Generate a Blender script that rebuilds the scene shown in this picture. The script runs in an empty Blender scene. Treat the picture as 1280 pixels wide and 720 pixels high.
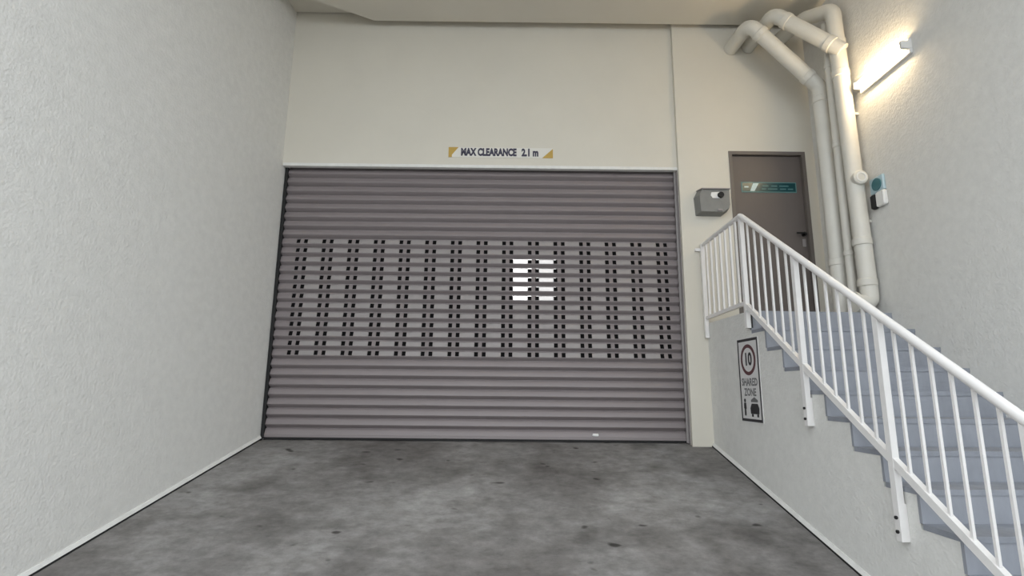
import bpy, math, random
from mathutils import Vector, Matrix

random.seed(4)
scene = bpy.context.scene
C = scene.collection
Z0 = 1.62            # the street level is z = 0; coordinates below are relative to the lens height

# ------------------------------------------------------------------ camera, light, exposure
cam_data = bpy.data.cameras.new('camera')
cam = bpy.data.objects.new('camera', cam_data)
C.objects.link(cam)
cam_data.sensor_fit = 'HORIZONTAL'
cam_data.sensor_width = 36.0
cam_data.lens = 18.763
cam_data.clip_start = 0.02
YAW, PITCH, ROLL = 0.0053, 0.1866, 0.0096
fwd = Vector((math.sin(YAW) * math.cos(PITCH), math.cos(YAW) * math.cos(PITCH), math.sin(PITCH)))
rgt = Vector((math.cos(YAW), -math.sin(YAW), 0))
upv = rgt.cross(fwd)
r2 = math.cos(ROLL) * rgt + math.sin(ROLL) * upv
u2 = -math.sin(ROLL) * rgt + math.cos(ROLL) * upv
mw = Matrix((r2, u2, -fwd)).transposed().to_4x4()
mw.translation = (0, 0, Z0)
cam.matrix_world = mw
scene.camera = cam

world = bpy.data.worlds.new('overcast_sky')
scene.world = world
world.use_nodes = True
bg = world.node_tree.nodes['Background']
bg.inputs[0].default_value = (0.90, 0.955, 1.0, 1)
bg.inputs[1].default_value = 1.0

LAMP_STRENGTH = 24.0
vs = scene.view_settings
vs.view_transform = 'Standard'
vs.look = 'None'
vs.gamma = 1.0
vs.use_curve_mapping = False
vs.exposure = 1.36

# ------------------------------------------------------------------ materials
MATS = {}


def material(name, col, rough=0.6, metal=0.0, var=0.0, var_scale=3.0, bump=0.0, bump_scale=80.0,
             bump_dist=0.004, spec=0.5, stretch=(1, 1, 1), col2=None):
    m = bpy.data.materials.new(name)
    m.use_nodes = True
    nt = m.node_tree
    b = nt.nodes['Principled BSDF']
    b.inputs['Base Color'].default_value = (*col, 1)
    b.inputs['Roughness'].default_value = rough
    b.inputs['Metallic'].default_value = metal
    b.inputs['Specular IOR Level'].default_value = spec
    geo = nt.nodes.new('ShaderNodeNewGeometry')
    mp = nt.nodes.new('ShaderNodeMapping')
    mp.inputs['Scale'].default_value = stretch
    nt.links.new(geo.outputs['Position'], mp.inputs['Vector'])
    if var > 0 or col2:
        n = nt.nodes.new('ShaderNodeTexNoise')
        n.inputs['Scale'].default_value = var_scale
        n.inputs['Detail'].default_value = 6
        n.inputs['Roughness'].default_value = 0.6
        nt.links.new(mp.outputs[0], n.inputs['Vector'])
        r = nt.nodes.new('ShaderNodeValToRGB')
        r.color_ramp.elements[0].position = 0.32
        r.color_ramp.elements[1].position = 0.68
        c2 = col2 or tuple(c * (1 - var) for c in col)
        r.color_ramp.elements[0].color = (*c2, 1)
        r.color_ramp.elements[1].color = (*(min(1, c * (1 + var * 0.6)) for c in col), 1)
        nt.links.new(n.outputs['Fac'], r.inputs[0])
        nt.links.new(r.outputs[0], b.inputs['Base Color'])
    if bump > 0:
        n = nt.nodes.new('ShaderNodeTexNoise')
        n.inputs['Scale'].default_value = bump_scale
        n.inputs['Detail'].default_value = 4
        nt.links.new(mp.outputs[0], n.inputs['Vector'])
        bp = nt.nodes.new('ShaderNodeBump')
        bp.inputs['Strength'].default_value = bump
        bp.inputs['Distance'].default_value = bump_dist
        nt.links.new(n.outputs['Fac'], bp.inputs['Height'])
        nt.links.new(bp.outputs[0], b.inputs['Normal'])
    MATS[name] = m
    return m


def emitter(name, col, strength):
    m = bpy.data.materials.new(name)
    m.use_nodes = True
    nt = m.node_tree
    nt.nodes.remove(nt.nodes['Principled BSDF'])
    e = nt.nodes.new('ShaderNodeEmission')
    e.inputs[0].default_value = (*col, 1)
    e.inputs[1].default_value = strength
    nt.links.new(e.outputs[0], nt.nodes['Material Output'].inputs[0])
    MATS[name] = m
    return m


material('render_paint', (0.70, 0.692, 0.662), 0.85, var=0.05, var_scale=14, bump=0.55, bump_scale=48, bump_dist=0.010, spec=0.2)
material('smooth_paint', (0.655, 0.62, 0.54), 0.8, var=0.03, var_scale=1.2, bump=0.1, bump_scale=60, spec=0.25)  # cream tint holds some of the lamp's warm light
material('ceiling_paint', (0.66, 0.625, 0.55), 0.85, var=0.03, var_scale=1.0, spec=0.2)  # tinted cream like the back walls, part of the lamp's warmth painted in
material('skirt_paint', (0.74, 0.73, 0.70), 0.7, var=0.08, var_scale=9, bump=0.2, bump_scale=50)
material('shutter_steel', (0.235, 0.205, 0.205), 0.42, metal=0.0, var=0.06, var_scale=2.0, stretch=(0.6, 1, 6), spec=0.5)
material('guide_steel', (0.27, 0.25, 0.245), 0.45, var=0.05)
material('hole_shade_black', (0.006, 0.006, 0.006), 0.9, spec=0.1)  # paints the dark inside of the slat holes
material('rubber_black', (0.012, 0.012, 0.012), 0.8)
material('rail_paint', (0.78, 0.76, 0.74), 0.35, var=0.04, var_scale=8)
material('pipe_paint', (0.66, 0.64, 0.58), 0.45, var=0.04, var_scale=5)
material('stair_paint', (0.29, 0.305, 0.34), 0.6, var=0.12, var_scale=7, stretch=(1, 1, 0.35), bump=0.15, bump_scale=60)
material('stair_nosing', (0.27, 0.285, 0.32), 0.6, var=0.15, var_scale=9)
material('door_paint', (0.125, 0.105, 0.095), 0.5, var=0.06, var_scale=2)
material('door_frame_paint', (0.15, 0.13, 0.115), 0.5)
material('dark_metal', (0.03, 0.03, 0.03), 0.4, metal=0.6)
material('box_grey', (0.20, 0.20, 0.19), 0.5, var=0.08, var_scale=14)
material('white_plastic', (0.75, 0.75, 0.73), 0.4)
material('blue_plastic', (0.42, 0.55, 0.60), 0.35)
material('teal_dark', (0.035, 0.14, 0.16), 0.3)
material('sign_white', (0.66, 0.65, 0.64), 0.5)
material('sign_cream', (0.70, 0.68, 0.62), 0.5)
material('sign_ochre', (0.48, 0.31, 0.06), 0.5)
material('sign_black', (0.02, 0.019, 0.022), 0.5)
material('sign_navy', (0.035, 0.03, 0.06), 0.5)
material('sign_maroon', (0.10, 0.035, 0.04), 0.5)
material('sign_teal', (0.008, 0.055, 0.062), 0.25)
material('sign_teal_edge', (0.09, 0.22, 0.22), 0.4)
material('sign_pale', (0.55, 0.68, 0.68), 0.4)
material('sign_grey', (0.16, 0.16, 0.16), 0.5)
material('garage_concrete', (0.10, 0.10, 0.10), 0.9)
material('asphalt', (0.20, 0.20, 0.195), 0.9, var=0.2, var_scale=6)
emitter('tube_glow', (1.0, 0.76, 0.45), LAMP_STRENGTH)
emitter('bright_glow', (1.0, 1.0, 1.0), 5.0)  # glow of the added window, stronger half
emitter('dim_glow', (1.0, 1.0, 1.0), 2.0)  # glow of the added window, weaker half


def clear_plastic():
    m = bpy.data.materials.new('slat_window_plastic')
    m.use_nodes = True
    nt = m.node_tree
    b = nt.nodes['Principled BSDF']
    b.inputs['Base Color'].default_value = (0.42, 0.39, 0.38, 1)
    b.inputs['Roughness'].default_value = 0.3
    t = nt.nodes.new('ShaderNodeBsdfTransparent')
    mx = nt.nodes.new('ShaderNodeMixShader')
    mx.inputs[0].default_value = 0.35
    nt.links.new(b.outputs[0], mx.inputs[1])
    nt.links.new(t.outputs[0], mx.inputs[2])
    nt.links.new(mx.outputs[0], nt.nodes['Material Output'].inputs[0])
    MATS['slat_window_plastic'] = m


clear_plastic()


def driveway():
    m = bpy.data.materials.new('driveway_concrete')
    m.use_nodes = True
    nt = m.node_tree
    N, L = nt.nodes, nt.links
    b = N['Principled BSDF']
    b.inputs['Roughness'].default_value = 0.75
    b.inputs['Specular IOR Level'].default_value = 0.35
    geo = N.new('ShaderNodeNewGeometry')

    def noise(scale, detail, rough=0.6, stretch=(1, 1, 1), off=(0, 0, 0)):
        mp = N.new('ShaderNodeMapping')
        mp.inputs['Scale'].default_value = stretch
        mp.inputs['Location'].default_value = off
        L.new(geo.outputs['Position'], mp.inputs['Vector'])
        n = N.new('ShaderNodeTexNoise')
        n.inputs['Scale'].default_value = scale
        n.inputs['Detail'].default_value = detail
        n.inputs['Roughness'].default_value = rough
        L.new(mp.outputs[0], n.inputs['Vector'])
        return n.outputs['Fac']

    def ramp(fac, p0, c0, p1, c1):
        r = N.new('ShaderNodeValToRGB')
        r.color_ramp.elements[0].position = p0
        r.color_ramp.elements[0].color = (*c0, 1)
        r.color_ramp.elements[1].position = p1
        r.color_ramp.elements[1].color = (*c1, 1)
        L.new(fac, r.inputs[0])
        return r.outputs[0]

    def mul(a, c):
        x = N.new('ShaderNodeMix')
        x.data_type = 'RGBA'
        x.blend_type = 'MULTIPLY'
        x.inputs[0].default_value = 1
        L.new(a, x.inputs[6])
        L.new(c, x.inputs[7])
        return x.outputs[2]

    base = ramp(noise(0.9, 5, 0.62, (1.0, 0.8, 1), (3.1, 1.7, 0)), 0.34, (0.158, 0.147, 0.140), 0.66, (0.33, 0.32, 0.31))
    fine = ramp(noise(8, 8, 0.75, (1, 1.5, 1)), 0.30, (0.62, 0.62, 0.62), 0.70, (1.18, 1.18, 1.18))
    streak = ramp(noise(3.0, 4, 0.6, (0.9, 1.6, 1), (8, 2, 0)), 0.35, (0.82, 0.81, 0.80), 0.6, (1.05, 1.05, 1.05))
    spots = ramp(noise(5.2, 1, 0.4, (1, 1.6, 1), (1.3, 5.2, 0)), 0.225, (0.25, 0.24, 0.23), 0.285, (1, 1, 1))
    oil = ramp(noise(1.6, 3, 0.5, (1, 1.2, 1), (4.3, 9.2, 0)), 0.30, (0.62, 0.61, 0.60), 0.46, (1, 1, 1))
    L.new(mul(mul(mul(mul(base, fine), streak), spots), oil), b.inputs['Base Color'])
    bp = N.new('ShaderNodeBump')
    bp.inputs['Strength'].default_value = 0.4
    bp.inputs['Distance'].default_value = 0.006
    L.new(noise(45, 5), bp.inputs['Height'])
    L.new(bp.outputs[0], b.inputs['Normal'])
    MATS['driveway_concrete'] = m


driveway()


# ------------------------------------------------------------------ mesh helpers
class MB:
    def __init__(self):
        self.v, self.f, self.smooth = [], [], False

    def add(self, verts, faces):
        o = len(self.v)
        self.v += [Vector(p) for p in verts]
        self.f += [tuple(i + o for i in q) for q in faces]
        return self

    def box(self, x0, x1, y0, y1, z0, z1):
        return self.hexa([(x0, y0, z0), (x1, y0, z0), (x1, y1, z0), (x0, y1, z0),
                          (x0, y0, z1), (x1, y0, z1), (x1, y1, z1), (x0, y1, z1)])

    def hexa(self, p):
        return self.add(p, [(0, 3, 2, 1), (4, 5, 6, 7), (0, 1, 5, 4), (1, 2, 6, 5), (2, 3, 7, 6), (3, 0, 4, 7)])

    def prism(self, poly, off):
        """poly: list of 3D points, extruded by vector off."""
        n = len(poly)
        off = Vector(off)
        a = [Vector(p) for p in poly]
        self.add(a + [p + off for p in a],
                 [tuple(range(n))[::-1], tuple(range(n, 2 * n))] + [(i, (i + 1) % n, n + (i + 1) % n, n + i) for i in range(n)])
        return self

    def bevel_box(self, x0, x1, y0, y1, z0, z1, c=0.006):
        pts = []
        for z, i in ((z0, c), (z0 + c, 0), (z1 - c, 0), (z1, c)):
            pts.append([(x0 + i + c, y0 + i, z), (x1 - i - c, y0 + i, z), (x1 - i, y0 + i + c, z), (x1 - i, y1 - i - c, z),
                        (x1 - i - c, y1 - i, z), (x0 + i + c, y1 - i, z), (x0 + i, y1 - i - c, z), (x0 + i, y0 + i + c, z)])
        v = [p for r in pts for p in r]
        f = [tuple(range(8))[::-1], tuple(range(24, 32))]
        for r in range(3):
            for i in range(8):
                f.append((r * 8 + i, r * 8 + (i + 1) % 8, r * 8 + 8 + (i + 1) % 8, r * 8 + 8 + i))
        return self.add(v, f)

    def bar(self, a, b, w, h, up=(0, 0, 1)):
        """rectangular bar from a to b; w sideways, h along 'up'."""
        a, b = Vector(a), Vector(b)
        d = (b - a).normalized()
        s = d.cross(Vector(up)).normalized()
        t = s.cross(d).normalized()
        q = [(-1, -1), (1, -1), (1, 1), (-1, 1)]
        return self.hexa([a + s * i * w / 2 + t * j * h / 2 for i, j in q] + [b + s * i * w / 2 + t * j * h / 2 for i, j in q])

    def tube(self, path, r, seg=20, caps=True):
        path = [Vector(p) for p in path]
        n = len(path)
        rr = r if isinstance(r, (list, tuple)) else [r] * n
        tang = []
        for i in range(n):
            d = (path[min(i + 1, n - 1)] - path[max(i - 1, 0)]).normalized()
            tang.append(d)
        ref = Vector((0, 0, 1)) if abs(tang[0].z) < 0.9 else Vector((0, 1, 0))
        s = tang[0].cross(ref).normalized()
        verts = []
        for i in range(n):
            s = (s - tang[i] * s.dot(tang[i])).normalized()
            t = tang[i].cross(s)
            for k in range(seg):
                an = 2 * math.pi * k / seg
                verts.append(path[i] + (s * math.cos(an) + t * math.sin(an)) * rr[i])
        faces = []
        for i in range(n - 1):
            for k in range(seg):
                k2 = (k + 1) % seg
                faces.append((i * seg + k, i * seg + k2, (i + 1) * seg + k2, (i + 1) * seg + k))
        if caps:
            faces.append(tuple(range(seg))[::-1])
            faces.append(tuple(range((n - 1) * seg, n * seg)))
        self.smooth = True
        return self.add(verts, faces)

    def disc(self, c, ax, ay, r0, r1, thick, seg=40):
        """flat ring (r0=0: disc) in the plane of ax, ay, thickness along ax x ay."""
        c, ax, ay = Vector(c), Vector(ax).normalized(), Vector(ay).normalized()
        nz = ax.cross(ay) * thick
        P = [(ax * math.cos(2 * math.pi * k / seg) + ay * math.sin(2 * math.pi * k / seg)) for k in range(seg)]
        if r0 == 0:
            return self.prism([c + p * r1 for p in P], nz)
        v = [c + p * r0 for p in P] + [c + p * r1 for p in P] + [c + p * r0 + nz for p in P] + [c + p * r1 + nz for p in P]
        f = []
        for k in range(seg):
            j = (k + 1) % seg
            f += [(k, j, seg + j, seg + k), (2 * seg + k, 3 * seg + k, 3 * seg + j, 2 * seg + j),
                  (seg + k, seg + j, 3 * seg + j, 3 * seg + k), (k, 2 * seg + k, 2 * seg + j, j)]
        return self.add(v, f)

    def mesh(self, name, origin=(0, 0, 0)):
        me = bpy.data.meshes.new(name)
        o = Vector(origin)
        me.from_pydata([tuple(p - o) for p in self.v], [], self.f)
        me.validate()
        import bmesh
        bm = bmesh.new()
        bm.from_mesh(me)
        bmesh.ops.recalc_face_normals(bm, faces=bm.faces)
        bm.to_mesh(me)
        bm.free()
        if self.smooth:
            for p in me.polygons:
                p.use_smooth = True
            me.set_sharp_from_angle(angle=math.radians(40))
        return me

    def base(self):
        xs, ys, zs = [p.x for p in self.v], [p.y for p in self.v], [p.z for p in self.v]
        return Vector(((min(xs) + max(xs)) / 2, (min(ys) + max(ys)) / 2, min(zs)))


ORIG = {}      # world origin of each object (in lens-height coordinates)


def tag(o, label=None, cat=None, group=None, kind=None):
    if label: o['label'] = label
    if cat: o['category'] = cat
    if group: o['group'] = group
    if kind: o['kind'] = kind
    return o


def link(name, data, origin, mat=None, parent=None):
    o = bpy.data.objects.new(name, data)
    C.objects.link(o)
    origin = Vector(origin)
    if parent is None:
        o.location = origin + Vector((0, 0, Z0))
    else:
        o.parent = parent
        o.location = origin - ORIG[parent.name]
    ORIG[o.name] = origin
    if mat:
        if not data.materials:
            data.materials.append(MATS[mat])
    return o


def obj(name, mb, mat, parent=None, origin=None):
    org = Vector(origin) if origin is not None else mb.base()
    return link(name, mb.mesh(name, org), org, mat, parent)


def empty(name, origin):
    o = link(name, None, origin)
    o.empty_display_size = 0.1
    return o


def struct(name, mb, mat, parent=None):
    o = obj(name, mb, mat, parent)
    if parent is None:
        o['kind'] = 'structure'
    return o


def text_mb(txt, size, center, ex, ey, out, depth=0.002, bold=0.0, squeeze=1.0):
    """lettering as a mesh: centred at center, running along ex, upright along ey, standing proud along out."""
    cu = bpy.data.curves.new('lettering', 'FONT')
    cu.body = txt
    cu.size = size
    cu.align_x = 'CENTER'
    cu.align_y = 'CENTER'
    cu.offset = bold
    cu.resolution_u = 3
    ob = bpy.data.objects.new('lettering_source', cu)
    C.objects.link(ob)
    dg = bpy.context.evaluated_depsgraph_get()
    me = ob.evaluated_get(dg).to_mesh()
    vs_ = [v.co.copy() for v in me.vertices]
    fs = [tuple(p.vertices) for p in me.polygons]
    ob.evaluated_get(dg).to_mesh_clear()
    bpy.data.objects.remove(ob)
    bpy.data.curves.remove(cu)
    ex, ey, out, c = Vector(ex), Vector(ey), Vector(out), Vector(center)
    m = MB()
    m.add([c + ex * v.x * squeeze + ey * v.y + out * depth for v in vs_], fs)
    return m


def arc_path(pts, rad, n=7):
    """polyline with rounded corners."""
    pts = [Vector(p) for p in pts]
    out = [pts[0]]
    for i in range(1, len(pts) - 1):
        a, b, c = pts[i - 1], pts[i], pts[i + 1]
        d1, d2 = (a - b).normalized(), (c - b).normalized()
        ang = math.acos(max(-1, min(1, d1.dot(d2))))
        t = min(rad / math.tan(ang / 2), 0.45 * (a - b).length, 0.45 * (c - b).length)
        p, q = b + d1 * t, b + d2 * t
        for k in range(n + 1):
            s = k / n
            out.append(p * (1 - s) ** 2 + b * 2 * s * (1 - s) + q * s * s)
    out.append(pts[-1])
    return out


# ------------------------------------------------------------------ the setting
Y_SH = 5.876      # roller shutter
Y_FA = 5.800      # wall above the shutter
Y_RW = 5.756      # wall with the steel door
X_R = 3.51        # wall beside the stairs
Z_SILL = -0.545
Y_END = 0.9      # the side walls end at the street front
SLOPE = 0.255


def floor_z(y):
    if y >= Y_SH:
        return Z_SILL
    if y >= 3.4:
        return Z_SILL - SLOPE * (Y_SH - y)
    z34 = Z_SILL - SLOPE * (Y_SH - 3.4)
    L = 2 * (z34 + 1.62) / SLOPE
    t = max(0.0, y - (3.4 - L))
    return -1.62 + SLOPE * t * t / (2 * L)


def left_x(y):
    return -2.62 - 0.12 * (Y_SH - y)


m = MB()
ys = [-1.6 + i * 0.2 for i in range(38)] + [6.05]
for i, y in enumerate(ys):
    m.v += [Vector((left_x(y) - 0.1, y, floor_z(y))), Vector((X_R + 0.1, y, floor_z(y))),
            Vector((left_x(y) - 0.1, y, floor_z(y) - 0.15)), Vector((X_R + 0.1, y, floor_z(y) - 0.15))]
    if i:
        a, b = 4 * (i - 1), 4 * i
        m.f += [(a, a + 1, b + 1, b), (a + 2, b + 2, b + 3, a + 3), (a, b, b + 2, a + 2), (a + 1, a + 3, b + 3, b + 1)]
m.smooth = True
struct('floor', m, 'driveway_concrete')
struct('street', MB().box(-16, 16, -16, Y_END + 0.1, -1.80, -1.621), 'asphalt')

H_WALL = 5.2
m = MB()
m.prism([(left_x(6.3), 6.3, -1.8), (left_x(Y_END), Y_END, -1.8), (left_x(Y_END) - 0.25, Y_END, -1.8), (left_x(6.3) - 0.25, 6.3, -1.8)], (0, 0, H_WALL + 1.8))
struct('wall_left', m, 'render_paint')
struct('wall_right', MB().box(X_R, X_R + 0.25, Y_END, 6.3, -1.8, H_WALL), 'render_paint')
# lintel wall above the shutter
struct('wall_back', MB().box(-2.75, 1.93, Y_FA, Y_FA + 0.065, 2.515, 5.0), 'smooth_paint')
# wall with the door: pier, strip right of the door, piece above it
DX0, DX1, DZ1, LAND = 2.515, 3.40, 2.725, 0.717
m = MB().box(1.93, DX0, Y_RW, Y_RW + 0.25, -1.8, 5.0)
m.box(DX1, X_R + 0.02, Y_RW, Y_RW + 0.25, -1.8, 5.0).box(DX0, DX1, Y_RW, Y_RW + 0.25, DZ1, 5.0).box(DX0, DX1, Y_RW, Y_RW + 0.25, -1.8, LAND)
struct('wall_door', m, 'smooth_paint')
# slab soffit with the notched corner, then the higher ceiling behind it
ZC = 4.31
YC0 = 1.5
lx = left_x(5.06)
m = MB().prism([(left_x(YC0) - 0.05, YC0, ZC), (X_R + 0.02, YC0, ZC), (X_R + 0.02, 5.68, ZC), (-1.646, 5.692, ZC), (lx - 0.05, 5.06, ZC)], (0, 0, 0.30))
struct('ceiling', m, 'ceiling_paint')
struct('ceiling_upper', MB().prism([(-3.2, 4.9, 4.485), (-1.2, 4.9, 4.485), (-1.2, 5.785, 4.485), (-3.2, 5.785, 4.485)], (0, 0, 0.1)), 'ceiling_paint')
struct('ceiling_slot', MB().box(-1.2, X_R + 0.02, 5.55, 5.80, 4.605, 4.70), 'ceiling_paint')
struct('sky_blocker', MB().box(-3.5, X_R + 0.1, YC0, 6.3, 5.0, 5.15), 'garage_concrete')  # unseen slab added to keep sky light out of the ceiling gaps

# dark garage behind the shutter, with a glowing window added to brighten some slat windows
G0, G1 = 6.05, 12.6
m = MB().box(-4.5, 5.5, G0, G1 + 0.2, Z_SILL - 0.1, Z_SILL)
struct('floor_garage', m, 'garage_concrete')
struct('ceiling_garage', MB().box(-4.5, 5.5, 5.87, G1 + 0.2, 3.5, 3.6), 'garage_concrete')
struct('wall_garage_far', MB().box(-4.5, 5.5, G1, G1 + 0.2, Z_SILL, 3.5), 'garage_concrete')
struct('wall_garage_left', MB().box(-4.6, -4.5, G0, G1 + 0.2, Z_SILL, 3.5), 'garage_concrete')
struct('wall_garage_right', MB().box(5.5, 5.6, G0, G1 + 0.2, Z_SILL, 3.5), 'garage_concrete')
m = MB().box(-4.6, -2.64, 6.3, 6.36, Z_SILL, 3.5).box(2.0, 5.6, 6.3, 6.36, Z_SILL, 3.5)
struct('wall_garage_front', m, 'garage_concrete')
w1 = empty('glow_window', (0.6, G1 - 0.02, 2.02))
w1['kind'] = 'structure'
obj('glow_pane', MB().box(0.06, 0.54, G1 - 0.02, G1 - 0.008, 2.06, 3.18), 'bright_glow', w1)
obj('glow_pane', MB().box(0.64, 1.12, G1 - 0.02, G1 - 0.008, 2.06, 3.18), 'dim_glow', w1)
m = MB()
for x in (0.02, 0.56, 1.12):
    m.box(x, x + 0.06, G1 - 0.04, G1, 2.02, 3.22)
m.box(0.02, 1.18, G1 - 0.04, G1, 2.0, 2.05).box(0.02, 1.18, G1 - 0.04, G1, 3.19, 3.24)
obj('glow_frame', m, 'dark_metal', w1)

# ------------------------------------------------------------------ stairs: frame of reference along the stair wall
SA = math.radians(-1.99)
SH = Vector((math.sin(SA), math.cos(SA), 0))
SN = Vector((math.cos(SA), -math.sin(SA), 0))
SP = Vector((2.19, 4.78, 0))
GO, RI, NS = 0.247, 0.1767, 12


def S(u, v, z):
    return SP + SN * u + SH * v + Vector((0, 0, z))


VB = (Y_RW - SP.y) / SH.y     # landing reaches the door wall
# white side wall of the stairs, stepped along its top
prof = [(VB, -1.75), (VB, LAND), (0.02, LAND)]
for k in range(1, NS + 1):
    prof += [(-(k - 1) * GO + 0.02 if k > 1 else 0.02, LAND - k * RI - 0.03), (-k * GO + 0.02, LAND - k * RI - 0.03)]
prof.append((-NS * GO + 0.02, -1.75))
struct('wall_stair', MB().prism([S(0, v, z) for v, z in prof], SN * 0.14), 'render_paint')

st = empty('staircase', S(0.65, -NS * GO, floor_z(SP.y - NS * GO)))
tag(st, 'blue-grey painted concrete staircase climbing to the steel door', 'staircase')
WR = lambda v: (X_R - (SP + SH * v).x) / SN.x       # u of the right wall


def slab(v0, v1, z0, z1, u0=-0.003):
    a = [S(u0, v0, z0), S(WR(v0) - 0.001, v0, z0), S(WR(v1) - 0.001, v1, z0), S(u0, v1, z0)]
    return MB().hexa(a + [p + Vector((0, 0, z1 - z0)) for p in a])


a = [S(0.14, 0.021, LAND - 0.03), S(WR(0) - 0.001, 0.021, LAND - 0.03), Vector((X_R - 0.001, Y_RW - 0.001, LAND - 0.03)), Vector((S(0.14, VB, 0).x, Y_RW - 0.001, LAND - 0.03))]
obj('landing', MB().hexa(a + [p + Vector((0, 0, 0.03)) for p in a]), 'stair_nosing', st)
for k in range(NS + 1):
    zt = LAND - k * RI
    v0 = -k * GO
    if k:
        obj('tread', slab(v0 - 0.006, v0 + GO + 0.001, zt - 0.03, zt), 'stair_nosing', st)
    zb = zt - RI if k < NS else floor_z(SP.y + v0) - 0.01
    obj('riser', slab(v0, v0 + 0.02, zb, zt - 0.03 if k else zt), 'stair_paint', st)

# ------------------------------------------------------------------ skirting fillets
m = MB()
pp = [Y_END + i * 0.25 for i in range(20)] + [5.86]
for side in ('left', 'right'):
    m = MB()
    if side == 'left':
        rows = [(Vector((left_x(y), y, 0)), Vector((1, 0, 0)), floor_z(y)) for y in pp]
    else:
        vv = [-NS * GO + 0.03 + i * (VB + NS * GO - 0.03) / 20 for i in range(21)]
        rows = [(S(0, v, 0), -SN, floor_z((SP + SH * v).y)) for v in vv]
    for i, (p, d, z) in enumerate(rows):
        m.v += [p - d * 0.005 + Vector((0, 0, z + 0.038)), p + d * 0.008 + Vector((0, 0, z + 0.038)), p + d * 0.022 + Vector((0, 0, z + 0.012)), p - d * 0.005 + Vector((0, 0, z + 0.012))]
        if i:
            a, b = 4 * (i - 1), 4 * i
            m.f += [(a + j, a + (j + 1) % 4, b + (j + 1) % 4, b + j) for j in range(4)]
    n = len(m.v)
    m.f += [(0, 1, 2, 3), (n - 1, n - 2, n - 3, n - 4)]
    struct('baseboard_' + side, m, 'skirt_paint')
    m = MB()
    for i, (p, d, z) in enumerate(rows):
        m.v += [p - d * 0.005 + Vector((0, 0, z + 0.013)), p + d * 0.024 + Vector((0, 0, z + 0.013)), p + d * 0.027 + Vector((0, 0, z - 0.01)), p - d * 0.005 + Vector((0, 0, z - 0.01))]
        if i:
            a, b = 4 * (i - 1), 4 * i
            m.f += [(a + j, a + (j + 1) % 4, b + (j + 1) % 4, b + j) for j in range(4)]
    struct('gap_shade_1' if side == 'left' else 'gap_shade_2', m, 'rubber_black')  # black strip paints the shaded gap under the fillet

# ------------------------------------------------------------------ roller shutter
SX0, SX1 = -2.588, 1.915
ZB = -0.505
PIT = (2.544 - ZB) / 29
sh = empty('roller_shutter', ((SX0 + SX1) / 2, Y_SH, Z_SILL))
tag(sh, 'mauve-grey ribbed roller shutter with rows of perforated slats across its middle', 'roller shutter')
YB = Y_SH + 0.02
PROF = [(0.000, 0.030), (0.006, 0.029), (0.020, 0.008), (0.034, -0.013), (0.038, -0.0175), (0.043, -0.0195), (0.050, -0.018), (0.082, -0.002), (0.098, 0.007), (0.101, 0.012), (PIT, 0.030)]
PPROF = [(0.000, 0.026), (0.005, 0.025), (0.019, 0.006), (0.034, -0.014), (0.043, -0.017), (0.092, 0.000), (0.099, 0.006), (PIT, 0.026)]
HOLE_ROW = 4      # profile row 4-5 carries the openings


def slat_mesh(name, prof, xb, skip, mat, dy=0.0, thick=0.003):
    m = MB()
    nx, nz = len(xb), len(prof)
    idx = {}

    def vert(i, j, side):
        key = (i, j, side)
        if key not in idx:
            idx[key] = len(m.v)
            m.v.append(Vector((xb[i], prof[j][1] + dy + side * thick, prof[j][0])))
        return idx[key]
    keep = {(i, j) for i in range(nx - 1) for j in range(nz - 1) if not skip(i, j)}
    for i, j in keep:
        m.f.append((vert(i, j, 0), vert(i + 1, j, 0), vert(i + 1, j + 1, 0), vert(i, j + 1, 0)))
        m.f.append((vert(i, j, 1), vert(i, j + 1, 1), vert(i + 1, j + 1, 1), vert(i + 1, j, 1)))
        for (di, dj, a, b) in ((-1, 0, (i, j), (i, j + 1)), (1, 0, (i + 1, j + 1), (i + 1, j)), (0, -1, (i + 1, j), (i, j)), (0, 1, (i, j + 1), (i + 1, j + 1))):
            if (i + di, j + dj) not in keep:
                m.f.append((vert(*a, 0), vert(*b, 0), vert(*b, 1), vert(*a, 1)))
    me = m.mesh(name)
    for p in me.polygons:
        p.use_smooth = True
    me.set_sharp_from_angle(angle=math.radians(32))
    me.materials.append(MATS[mat])
    return me


cx = (SX0 + SX1) / 2
COLS = [-2.361 + k * 0.2924 for k in range(15)]
HW, HO, WI = 0.021, 0.042, 0.066
xb, typ = [SX0 - cx], []
for k, c in enumerate(COLS):
    for a, b in ((c - HO - HW, c - HO + HW), (c + HO - HW, c + HO + HW)):
        typ += ['solid', 'hole']
        xb += [a - cx, b - cx]
    if k < 14:
        typ += ['solid', 'window']
        xb += [c + WI - cx, COLS[k + 1] - WI - cx]
typ.append('solid')
xb.append(SX1 - cx)
plain = slat_mesh('slat', PROF, [SX0 - cx, SX1 - cx], lambda i, j: False, 'shutter_steel')
perf = slat_mesh('perforated_slat', PPROF, xb, lambda i, j: j == HOLE_ROW and typ[i] != 'solid', 'shutter_steel')
back = slat_mesh('hole_shade', PPROF, xb, lambda i, j: j not in (HOLE_ROW, HOLE_ROW - 1) or (j == HOLE_ROW and typ[i] == 'window'), 'hole_shade_black', dy=0.009)  # black sheet stands in for the shade inside the holes
mw_ = MB()
(za, ya), (zb_, yb_) = PPROF[HOLE_ROW], PPROF[HOLE_ROW + 1]
ww = (0.2924 - 2 * WI) / 2
mw_.hexa([(-ww, ya + 0.0015, za), (ww, ya + 0.0015, za), (ww, ya + 0.006, za), (-ww, ya + 0.006, za),
          (-ww, yb_ + 0.0015, zb_), (ww, yb_ + 0.0015, zb_), (ww, yb_ + 0.006, zb_), (-ww, yb_ + 0.006, zb_)])
win_me = mw_.mesh('slat_window')
win_me.materials.append(MATS['slat_window_plastic'])
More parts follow.
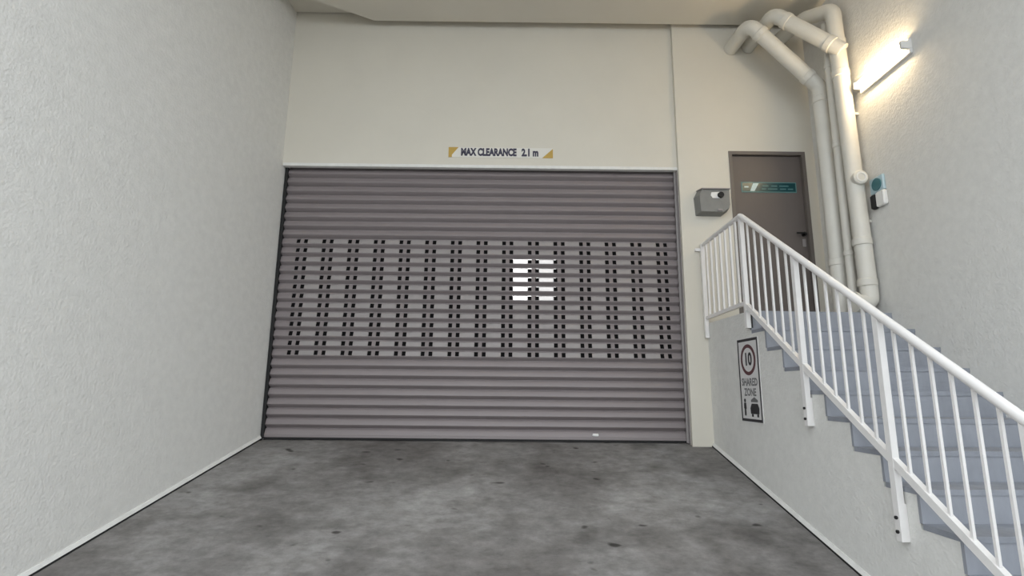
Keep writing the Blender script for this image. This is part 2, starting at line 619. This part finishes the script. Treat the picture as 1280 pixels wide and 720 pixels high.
for i in range(30):
    z = ZB - 0.036 + i * PIT
    org = Vector((cx, YB, z))
    if 8 <= i < 21:
        s = link('perforated_slat', perf, org, None, sh)
        link('hole_shade', back, org, None, s)
        for k in range(14):
            link('slat_window', win_me, org + Vector(((COLS[k] + COLS[k + 1]) / 2 - cx, 0, 0)), None, s)
    else:
        link('slat', plain, org, None, sh)
bb = obj('bottom_bar', MB().bevel_box(SX0, SX1, YB - 0.026, YB + 0.02, ZB - 0.024, ZB + 0.010, 0.004), 'shutter_steel', sh)
obj('rubber_seal', MB().box(SX0, SX1, YB - 0.016, YB + 0.014, Z_SILL - 0.002, ZB - 0.023), 'rubber_black', sh)
lk = obj('lock_plate', MB().bevel_box(0.905, 0.970, YB - 0.027, YB - 0.006, ZB + 0.014, ZB + 0.042, 0.006), 'white_plastic', sh)
lk['label'] = 'small white lock plate on the bottom slat'
m = MB().box(SX0 - 0.028, SX0 - 0.012, Y_SH - 0.02, Y_SH + 0.09, Z_SILL, 2.52).box(SX0 - 0.013, SX0 + 0.006, Y_SH - 0.02, Y_SH - 0.012, Z_SILL, 2.52)
obj('guide_rail', m, 'rubber_black', sh)
m = MB().box(SX1 + 0.006, SX1 + 0.03, Y_SH - 0.075, Y_SH + 0.09, Z_SILL - 0.01, 2.52).box(SX1 - 0.016, SX1 + 0.008, Y_SH - 0.03, Y_SH - 0.022, Z_SILL, 2.52)
obj('guide_rail', m, 'guide_steel', sh)

# thin white bead under the lintel
struct('trim_3', MB().box(-2.62, 1.93, Y_FA - 0.008, Y_FA + 0.05, 2.500, 2.535), 'skirt_paint')

# ------------------------------------------------------------------ clearance sign above the shutter
EX, EZ, OUT = Vector((1, 0, 0)), Vector((0, 0, 1)), Vector((0, -1, 0))
sx0, sx1, sz0, sz1 = -0.72, 0.49, 2.628, 2.752
ysg = Y_FA
cs = empty('clearance_sign', ((sx0 + sx1) / 2, ysg, sz0))
tag(cs, 'long cream clearance sign with ochre corners on the wall above the shutter', 'sign')
obj('sign_board', MB().bevel_box(sx0, sx1, ysg - 0.006, ysg, sz0, sz1, 0.001), 'sign_cream', cs)
yt = ysg - 0.0075
m = MB().prism([(sx0, yt, sz1), (sx0 + 0.115, yt, sz1), (sx0 + 0.04, yt, sz0 + 0.03), (sx0 + 0.04, yt, sz0), (sx0, yt, sz0)], (0, 0.0012, 0))
obj('corner_mark', m, 'sign_ochre', cs)
m = MB().prism([(sx1, yt, sz1 - 0.008), (sx1, yt, sz0), (sx1 - 0.125, yt, sz0)], (0, 0.0012, 0))
obj('corner_mark', m, 'sign_ochre', cs)
obj('lettering', text_mb('MAX CLEARANCE', 0.122, (-0.255, ysg - 0.0062, (sz0 + sz1) / 2), EX, EZ, OUT, 0.0012, 0.007, 0.655), 'sign_navy', cs)
obj('lettering', text_mb('2.1 m', 0.122, (0.225, ysg - 0.0062, (sz0 + sz1) / 2), EX, EZ, OUT, 0.0012, 0.007, 0.70), 'sign_navy', cs)

# ------------------------------------------------------------------ steel door on the landing
d1 = empty('door_1', ((DX0 + DX1) / 2, Y_RW, LAND))
d1['kind'] = 'structure'
m = MB().box(DX0, DX0 + 0.04, Y_RW - 0.006, Y_RW + 0.12, LAND, DZ1).box(DX1 - 0.04, DX1, Y_RW - 0.006, Y_RW + 0.12, LAND, DZ1)
m.box(DX0 + 0.04, DX1 - 0.04, Y_RW - 0.006, Y_RW + 0.12, DZ1 - 0.04, DZ1)
obj('door_frame', m, 'door_frame_paint', d1)
lf = obj('door_leaf', MB().bevel_box(DX0 + 0.043, DX1 - 0.043, Y_RW + 0.035, Y_RW + 0.08, LAND + 0.008, DZ1 - 0.044, 0.002), 'door_paint', d1)
m = MB().tube([(3.318, Y_RW + 0.035, 1.745), (3.318, Y_RW + 0.005, 1.745)], 0.024, 16)
m.tube(arc_path([(3.318, Y_RW + 0.01, 1.745), (3.318, Y_RW - 0.022, 1.745), (3.215, Y_RW - 0.022, 1.745)], 0.015), 0.010, 10)
obj('door_handle', m, 'dark_metal', lf)
obj('lock_plate', MB().bevel_box(3.30, 3.336, Y_RW + 0.028, Y_RW + 0.036, 1.60, 1.69, 0.002), 'guide_steel', lf)
# teal notice on the door
tsx0, tsx1, tsz0, tsz1 = 2.665, 3.275, 2.250, 2.352
yd = Y_RW + 0.035
ds = empty('door_notice', ((tsx0 + tsx1) / 2, yd, tsz0))
tag(ds, 'narrow dark teal notice strip fixed across the brown steel door', 'sign')
obj('notice_plate', MB().bevel_box(tsx0 - 0.012, tsx1 + 0.012, yd - 0.004, yd, tsz0 - 0.012, tsz1 + 0.012, 0.001), 'sign_teal_edge', ds)
obj('notice_field', MB().box(tsx0, tsx1, yd - 0.0055, yd - 0.0038, tsz0, tsz1), 'sign_teal', ds)
m = MB().prism([(tsx0 + 0.085, yd - 0.0068, tsz0 + 0.004), (tsx0 + 0.135, yd - 0.0068, tsz0 + 0.004), (tsx0 + 0.190, yd - 0.0068, tsz1 - 0.004), (tsx0 + 0.125, yd - 0.0068, tsz1 - 0.004)], (0, 0.0014, 0))
m.prism([(tsx0 + 0.02, yd - 0.0068, tsz0 + 0.045), (tsx0 + 0.07, yd - 0.0068, tsz0 + 0.045), (tsx0 + 0.07, yd - 0.0068, tsz0 + 0.06), (tsx0 + 0.02, yd - 0.0068, tsz0 + 0.06)], (0, 0.0014, 0))
obj('pale_marks', m, 'sign_pale', ds)  # pale slanted bar and a short dash
m = MB()
for row, segs in ((0.066, (0.23, 0.30, 0.33, 0.40, 0.425, 0.53)), (0.030, (0.22, 0.27, 0.29, 0.40, 0.43, 0.50, 0.52, 0.58))):
    for a, b in zip(segs[::2], segs[1::2]):
        m.box(tsx0 + a, tsx0 + b, yd - 0.0066, yd - 0.0054, tsz0 + row - 0.006, tsz0 + row + 0.006)
obj('faded_lines', m, 'sign_teal_edge', ds)

# ------------------------------------------------------------------ grey key box on the pier
bx0, bx1, bz0, bz1 = 2.095, 2.44, 1.945, 2.215
kb = empty('key_switch_box', ((bx0 + bx1) / 2, Y_RW, bz0))
tag(kb, 'weathered grey metal key switch box on the wall between shutter and door', 'switch box')
D = 0.13
fr = [(bx0 + 0.02, bz0 + 0.005), (bx1 - 0.075, bz0 + 0.0), (bx1 - 0.01, bz0 + 0.05), (bx1, bz0 + 0.085), (bx1, bz1 - 0.005), (bx0 + 0.045, bz1 - 0.005), (bx0 + 0.012, bz1 - 0.075)]
bk = [(bx0 + 0.0, bz0 - 0.01), (bx1 - 0.06, bz0 - 0.012), (bx1 + 0.01, bz0 + 0.04), (bx1 + 0.015, bz0 + 0.08), (bx1 + 0.012, bz1 + 0.01), (bx0 + 0.03, bz1 + 0.01), (bx0 - 0.012, bz1 - 0.07)]
m = MB()
n = len(fr)
m.add([(x, Y_RW - D, z) for x, z in fr] + [(x, Y_RW + 0.0, z) for x, z in bk], [tuple(range(n)), tuple(range(n, 2 * n))[::-1]] + [(i, n + i, n + (i + 1) % n, (i + 1) % n) for i in range(n)])
obj('box_body', m, 'box_grey', kb)
obj('hood', MB().hexa([(bx0 + 0.035, Y_RW - D - 0.02, bz1 - 0.012), (bx1 + 0.004, Y_RW - D - 0.02, bz1 - 0.012), (bx1 + 0.014, Y_RW, bz1 + 0.008), (bx0 + 0.022, Y_RW, bz1 + 0.008),
                       (bx0 + 0.035, Y_RW - D - 0.02, bz1), (bx1 + 0.004, Y_RW - D - 0.02, bz1), (bx1 + 0.014, Y_RW, bz1 + 0.02), (bx0 + 0.022, Y_RW, bz1 + 0.02)]), 'guide_steel', kb)
pl = obj('key_plate', MB().prism([(bx0 + 0.135, Y_RW - D - 0.003, 2.135), (bx0 + 0.155, Y_RW - D - 0.003, 2.105), (bx0 + 0.235, Y_RW - D - 0.003, 2.100), (bx0 + 0.26, Y_RW - D - 0.003, 2.16), (bx0 + 0.235, Y_RW - D - 0.003, 2.175), (bx0 + 0.145, Y_RW - D - 0.003, 2.17)], (0, 0.006, 0)), 'white_plastic', kb)
obj('key_switch', MB().tube([(bx0 + 0.242, Y_RW - D + 0.005, 2.137), (bx0 + 0.242, Y_RW - D - 0.028, 2.137)], 0.033, 22), 'rubber_black', kb)
obj('hasp', MB().bevel_box(bx0 + 0.20, bx0 + 0.255, Y_RW - D - 0.012, Y_RW - D + 0.004, bz0 + 0.008, bz0 + 0.032, 0.003), 'guide_steel', kb)

# ------------------------------------------------------------------ shared zone sign on the stair wall
gx, gz, go = -SH, Vector((0, 0, 1)), -SN
v_far, v_near = 0.300, -0.095
sgw, z_lo, z_hi = v_far - v_near, -0.275, 0.478
sg = empty('shared_zone_sign', S(0, (v_far + v_near) / 2, z_lo))
tag(sg, 'tall white shared zone sign with ringed speed limit on the stair wall', 'sign')


def G(a, b, o=0.0):            # a across (0..sgw), b up (0..height)
    return S(0, v_far, z_lo) + gx * a + gz * b + go * o


hg = z_hi - z_lo


def plate(a0, a1, b0, b1, o0, o1):
    p = [G(a0, b0, o0), G(a1, b0, o0), G(a1, b1, o0), G(a0, b1, o0)]
    return MB().prism(p, go * (o1 - o0))


obj('sign_board', plate(0, sgw, 0, hg, 0.0, 0.005), 'sign_white', sg)
m = MB()
for a0, a1, b0, b1 in ((0.006, 0.026, 0.006, hg - 0.006), (sgw - 0.026, sgw - 0.006, 0.006, hg - 0.006), (0.026, sgw - 0.026, 0.006, 0.030), (0.026, sgw - 0.026, hg - 0.030, hg - 0.006)):
    q = plate(a0, a1, b0, b1, 0.005, 0.0062)
    m.add(q.v, q.f)
obj('border', m, 'sign_black', sg)
obj('speed_ring', MB().disc(G(sgw / 2, 0.555, 0.0052), gx, gz, 0.108, 0.140, 0.0012), 'sign_maroon', sg)
obj('numerals', text_mb('10', 0.155, G(sgw / 2, 0.555, 0.005), gx, gz, go, 0.0012, 0.006, 0.92), 'sign_black', sg)
obj('lettering', text_mb('SHARED', 0.092, G(sgw / 2, 0.352, 0.005), gx, gz, go, 0.0012, 0.003, 0.86), 'sign_grey', sg)
obj('lettering', text_mb('ZONE', 0.092, G(sgw / 2, 0.262, 0.005), gx, gz, go, 0.0012, 0.003, 0.86), 'sign_grey', sg)
ped = MB().disc(G(0.085, 0.190, 0.0052), gx, gz, 0, 0.017, 0.0012, 16)


def poly(mb, pts):
    mb.prism([G(a, b, 0.0052) for a, b in pts], go * 0.0012)


poly(ped, [(0.066, 0.17), (0.104, 0.17), (0.108, 0.115), (0.098, 0.115), (0.098, 0.055), (0.086, 0.055), (0.085, 0.10), (0.080, 0.055), (0.068, 0.055), (0.070, 0.115), (0.060, 0.12)])
obj('walker_pictogram', ped, 'sign_black', sg)
car = MB()
poly(car, [(0.185, 0.075), (0.335, 0.075), (0.342, 0.125), (0.318, 0.165), (0.21, 0.165), (0.18, 0.125)])
poly(car, [(0.20, 0.05), (0.232, 0.05), (0.232, 0.074), (0.20, 0.074)])
poly(car, [(0.295, 0.05), (0.327, 0.05), (0.327, 0.074), (0.295, 0.074)])
obj('car_pictogram', car, 'sign_black', sg)
hou = MB()
poly(hou, [(0.20, 0.178), (0.325, 0.178), (0.325, 0.196), (0.263, 0.222), (0.20, 0.196)])
obj('house_pictogram', hou, 'sign_grey', sg)

# ------------------------------------------------------------------ stair railing
U = -0.032
rl = empty('stair_railing', S(U, 0, LAND - 0.15))
tag(rl, 'white metal railing with slim balusters running up the stairs and around the landing', 'railing')
T0, B0, SL = 1.615, 0.768, RI / GO
top_at = lambda v: T0 + SL * v
bot_at = lambda v: B0 + SL * v
VE = -2.62
corner = S(U, 0.0, 0)
RX, RY0, RY1 = corner.x, corner.y, 5.735
m = MB().tube([S(U, VE, top_at(VE)), S(U, -0.02, top_at(-0.02)), corner + Vector((0, 0.012, T0))], 0.026, 18)
obj('top_rail', m, 'rail_paint', rl)
T1 = T0 - 0.03
m = MB().tube([corner + Vector((0, 0.0, T0)), (RX - 0.02, RY1, T1)], 0.022, 18)
obj('top_rail', m, 'rail_paint', rl)
obj('bottom_rail', MB().bar(S(U, VE, bot_at(VE)), S(U, 0.0, bot_at(0)), 0.036, 0.044), 'rail_paint', rl)
obj('bottom_rail', MB().bar((RX, RY0, B0 + 0.02), (RX - 0.02, RY1, B0), 0.03, 0.034), 'rail_paint', rl)
PV = [0.0, -0.805, -1.605, -2.42]


def upright(v, w, z0, z1, z1slope=0.0, u=U):
    a = w / 2
    lo = [S(u - a, v - a, z0), S(u + a, v - a, z0), S(u + a, v + a, z0), S(u - a, v + a, z0)]
    hi = [S(u - a, v - a, z1 - a * z1slope), S(u + a, v - a, z1 - a * z1slope), S(u + a, v + a, z1 + a * z1slope), S(u - a, v + a, z1 + a * z1slope)]
    return MB().hexa(lo + hi)


for i, v in enumerate(PV):
    nose = LAND + SL * v
    foot = nose - 0.385 if i else LAND - 0.16
    po = obj('post', upright(v, 0.040, foot, top_at(v) - 0.012, SL if i else 0), 'rail_paint', rl)
    if i:
        for dz in (0.05, 0.125):
            c = S(U - 0.020, v, foot + dz)
            obj('bolt', MB().tube([c, c - SN * 0.010], 0.010, 6), 'dark_metal', po)
        obj('fixing_plate', MB().prism([S(U + 0.020, v - 0.018, foot), S(U + 0.020, v + 0.018, foot), S(U + 0.020, v + 0.018, foot + 0.2), S(U + 0.020, v - 0.018, foot + 0.2)], SN * 0.011), 'rail_paint', po)
    else:
        obj('fixing_plate', MB().prism([S(U + 0.020, v - 0.03, foot), S(U + 0.020, v + 0.04, foot), S(U + 0.020, v + 0.04, foot + 0.12), S(U + 0.020, v - 0.03, foot + 0.12)], SN * 0.011), 'dark_metal', po)
for a, b in zip(PV[:-1], PV[1:]):
    for k in range(1, 7):
        v = a + (b - a) * k / 7
        obj('baluster', upright(v, 0.015, bot_at(v) + 0.010, top_at(v) - 0.018, SL), 'rail_paint', rl)
v = PV[-1] - 0.115
obj('baluster', upright(v, 0.015, bot_at(v) + 0.010, top_at(v) - 0.018, SL), 'rail_paint', rl)
for k in range(1, 8):
    t = k / 8
    x, y = RX - 0.02 * t, RY0 + (RY1 - RY0) * t
    obj('baluster', MB().box(x - 0.009, x + 0.009, y - 0.009, y + 0.009, B0 + 0.005, T0 - 0.015 - 0.03 * t), 'rail_paint', rl)
ep = obj('post', MB().box(RX - 0.045, RX - 0.005, RY1 - 0.035, RY1, 0.555, T1 + 0.01), 'rail_paint', rl)
obj('wall_bracket', MB().box(RX - 0.10, RX - 0.02, RY1 - 0.014, RY1 + 0.021, 1.52, 1.55), 'rail_paint', ep)

# ------------------------------------------------------------------ pipes in the corner
RP = 0.079


def collar(p, d, r, parent, w=0.07):
    p, d = Vector(p), Vector(d).normalized()
    obj('collar', MB().tube([p - d * w / 2, p - d * (w / 2 - 0.006), p + d * (w / 2 - 0.006), p + d * w / 2], [r + 0.002, r + 0.008, r + 0.008, r + 0.002], 24), 'pipe_paint', parent)


# the pipe nearest the door
p1 = empty('drain_pipe', (3.36, 5.30, LAND))
tag(p1, 'thick cream drain pipe beside the door, slanting up to a high bend into the wall', 'pipe')
e1, e2 = Vector((3.365, 5.30, 3.27)), Vector((2.652, 5.30, 4.035))
obj('pipe_run', MB().tube(arc_path([(3.36, 5.30, LAND), e1, e2, (2.63, Y_RW - 0.001, 4.035)], 0.13), RP, 24), 'pipe_paint', p1)
dg1 = (e2 - e1).normalized()
for p, d in ((e1 - Vector((0, 0, 0.16)), (0, 0, 1)), (e1 + dg1 * 0.17, dg1), (e2 - dg1 * 0.17, dg1), (Vector((3.36, 5.30, 1.30)), (0, 0, 1))):
    collar(p, d, RP, p1)
# the pipe on the side wall, with the branch that joins it
p3 = empty('drain_pipe', (3.405, 4.95, LAND))
tag(p3, 'cream drain pipe against the side wall with a slanting branch and white inspection cap', 'pipe')
t3 = Vector((3.368, 4.95, 3.945))
obj('pipe_run', MB().tube(arc_path([(3.27, 4.95, 0.83), (3.41, 4.95, 0.83), t3, (3.25, 5.25, 4.07), (3.13, Y_RW - 0.001, 4.09)], 0.12), 0.077, 24), 'pipe_paint', p3)
b0, b1 = Vector((3.382, 4.89, 3.43)), Vector((2.865, 5.17, 4.06))
obj('branch', MB().tube(arc_path([b0, b1, (2.84, Y_RW - 0.001, 4.06)], 0.13), 0.077, 24), 'pipe_paint', p3)
db = (b1 - b0).normalized()
collar(b0 + db * 0.15, db, 0.077, p3)
collar(b1 - db * 0.17, db, 0.077, p3)
for z in (3.55, 3.2, 1.42, 1.02):
    collar((3.405 - 0.0125 * (z - 0.83) , 4.95, z), (0, 0, 1), 0.077, p3)
cp = obj('inspection_cap', MB().tube([(3.39, 4.95, 2.045), (3.39, 4.85, 2.045), (3.39, 4.842, 2.045)], [0.06, 0.072, 0.064], 26), 'pipe_paint', p3)
obj('cap_rim', MB().disc((3.39, 4.842, 2.045), (1, 0, 0), (0, 0, 1), 0.036, 0.05, 0.006), 'white_plastic', cp)
obj('foot_flange', MB().tube([(3.275, 4.95, 0.83), (3.25, 4.95, 0.83)], 0.10, 24), 'pipe_paint', p3)
for z in (1.62, 2.75):
    obj('pipe_clip', MB().box(3.38, 3.508, 4.94, 4.965, z, z + 0.025), 'pipe_paint', p3)
# the thin one between them
p2 = empty('conduit_pipe', (3.365, 5.13, LAND))
tag(p2, 'slim cream pipe standing between the two thick drain pipes', 'pipe')
obj('pipe_run', MB().tube([(3.365, 5.12, LAND), (3.376, 5.12, 3.90)], 0.04, 18), 'pipe_paint', p2)
for z in (1.35, 2.5, 3.4):
    collar((3.365 + 0.0036 * (z - LAND), 5.12, z), (0, 0, 1), 0.04, p2, 0.05)

# ------------------------------------------------------------------ fluorescent batten on the side wall
lz = 2.995
lp = empty('batten_lamp', (X_R, 4.52, lz - 0.05))
tag(lp, 'lit fluorescent batten lamp on the side wall next to the pipes', 'lamp')
ly0, ly1 = 4.205, 4.825
obj('base_tray', MB().bevel_box(X_R - 0.03, X_R, ly0 - 0.03, ly1 + 0.02, lz - 0.075, lz + 0.070, 0.004), 'white_plastic', lp)
obj('tube', MB().tube([(X_R - 0.062, ly0, lz + 0.005), (X_R - 0.062, ly1, lz + 0.005)], 0.030, 18), 'tube_glow', lp)
for y0, y1 in ((ly0 - 0.035, ly0), (ly1, ly1 + 0.02)):
    obj('end_cap', MB().bevel_box(X_R - 0.097, X_R - 0.002, y0, y1, lz - 0.035, lz + 0.04, 0.006), 'white_plastic', lp)

# ------------------------------------------------------------------ entry reader on the side wall
er = empty('entry_reader', (X_R, 4.77, 1.69))
tag(er, 'small pale blue and white entry reader on the side wall right of the pipes', 'reader')
obj('housing', MB().bevel_box(X_R - 0.028, X_R, 4.69, 4.88, 1.86, 2.02, 0.010), 'blue_plastic', er)
obj('reader_dial', MB().tube([(X_R - 0.02, 4.775, 1.94), (X_R - 0.038, 4.775, 1.94)], 0.06, 24), 'teal_dark', er)
wl = obj('white_cover', MB().bevel_box(X_R - 0.045, X_R, 4.68, 4.80, 1.715, 1.862, 0.012), 'white_plastic', er)
obj('black_slot', MB().bevel_box(X_R - 0.05, X_R, 4.80, 4.87, 1.715, 1.855, 0.012), 'rubber_black', er)
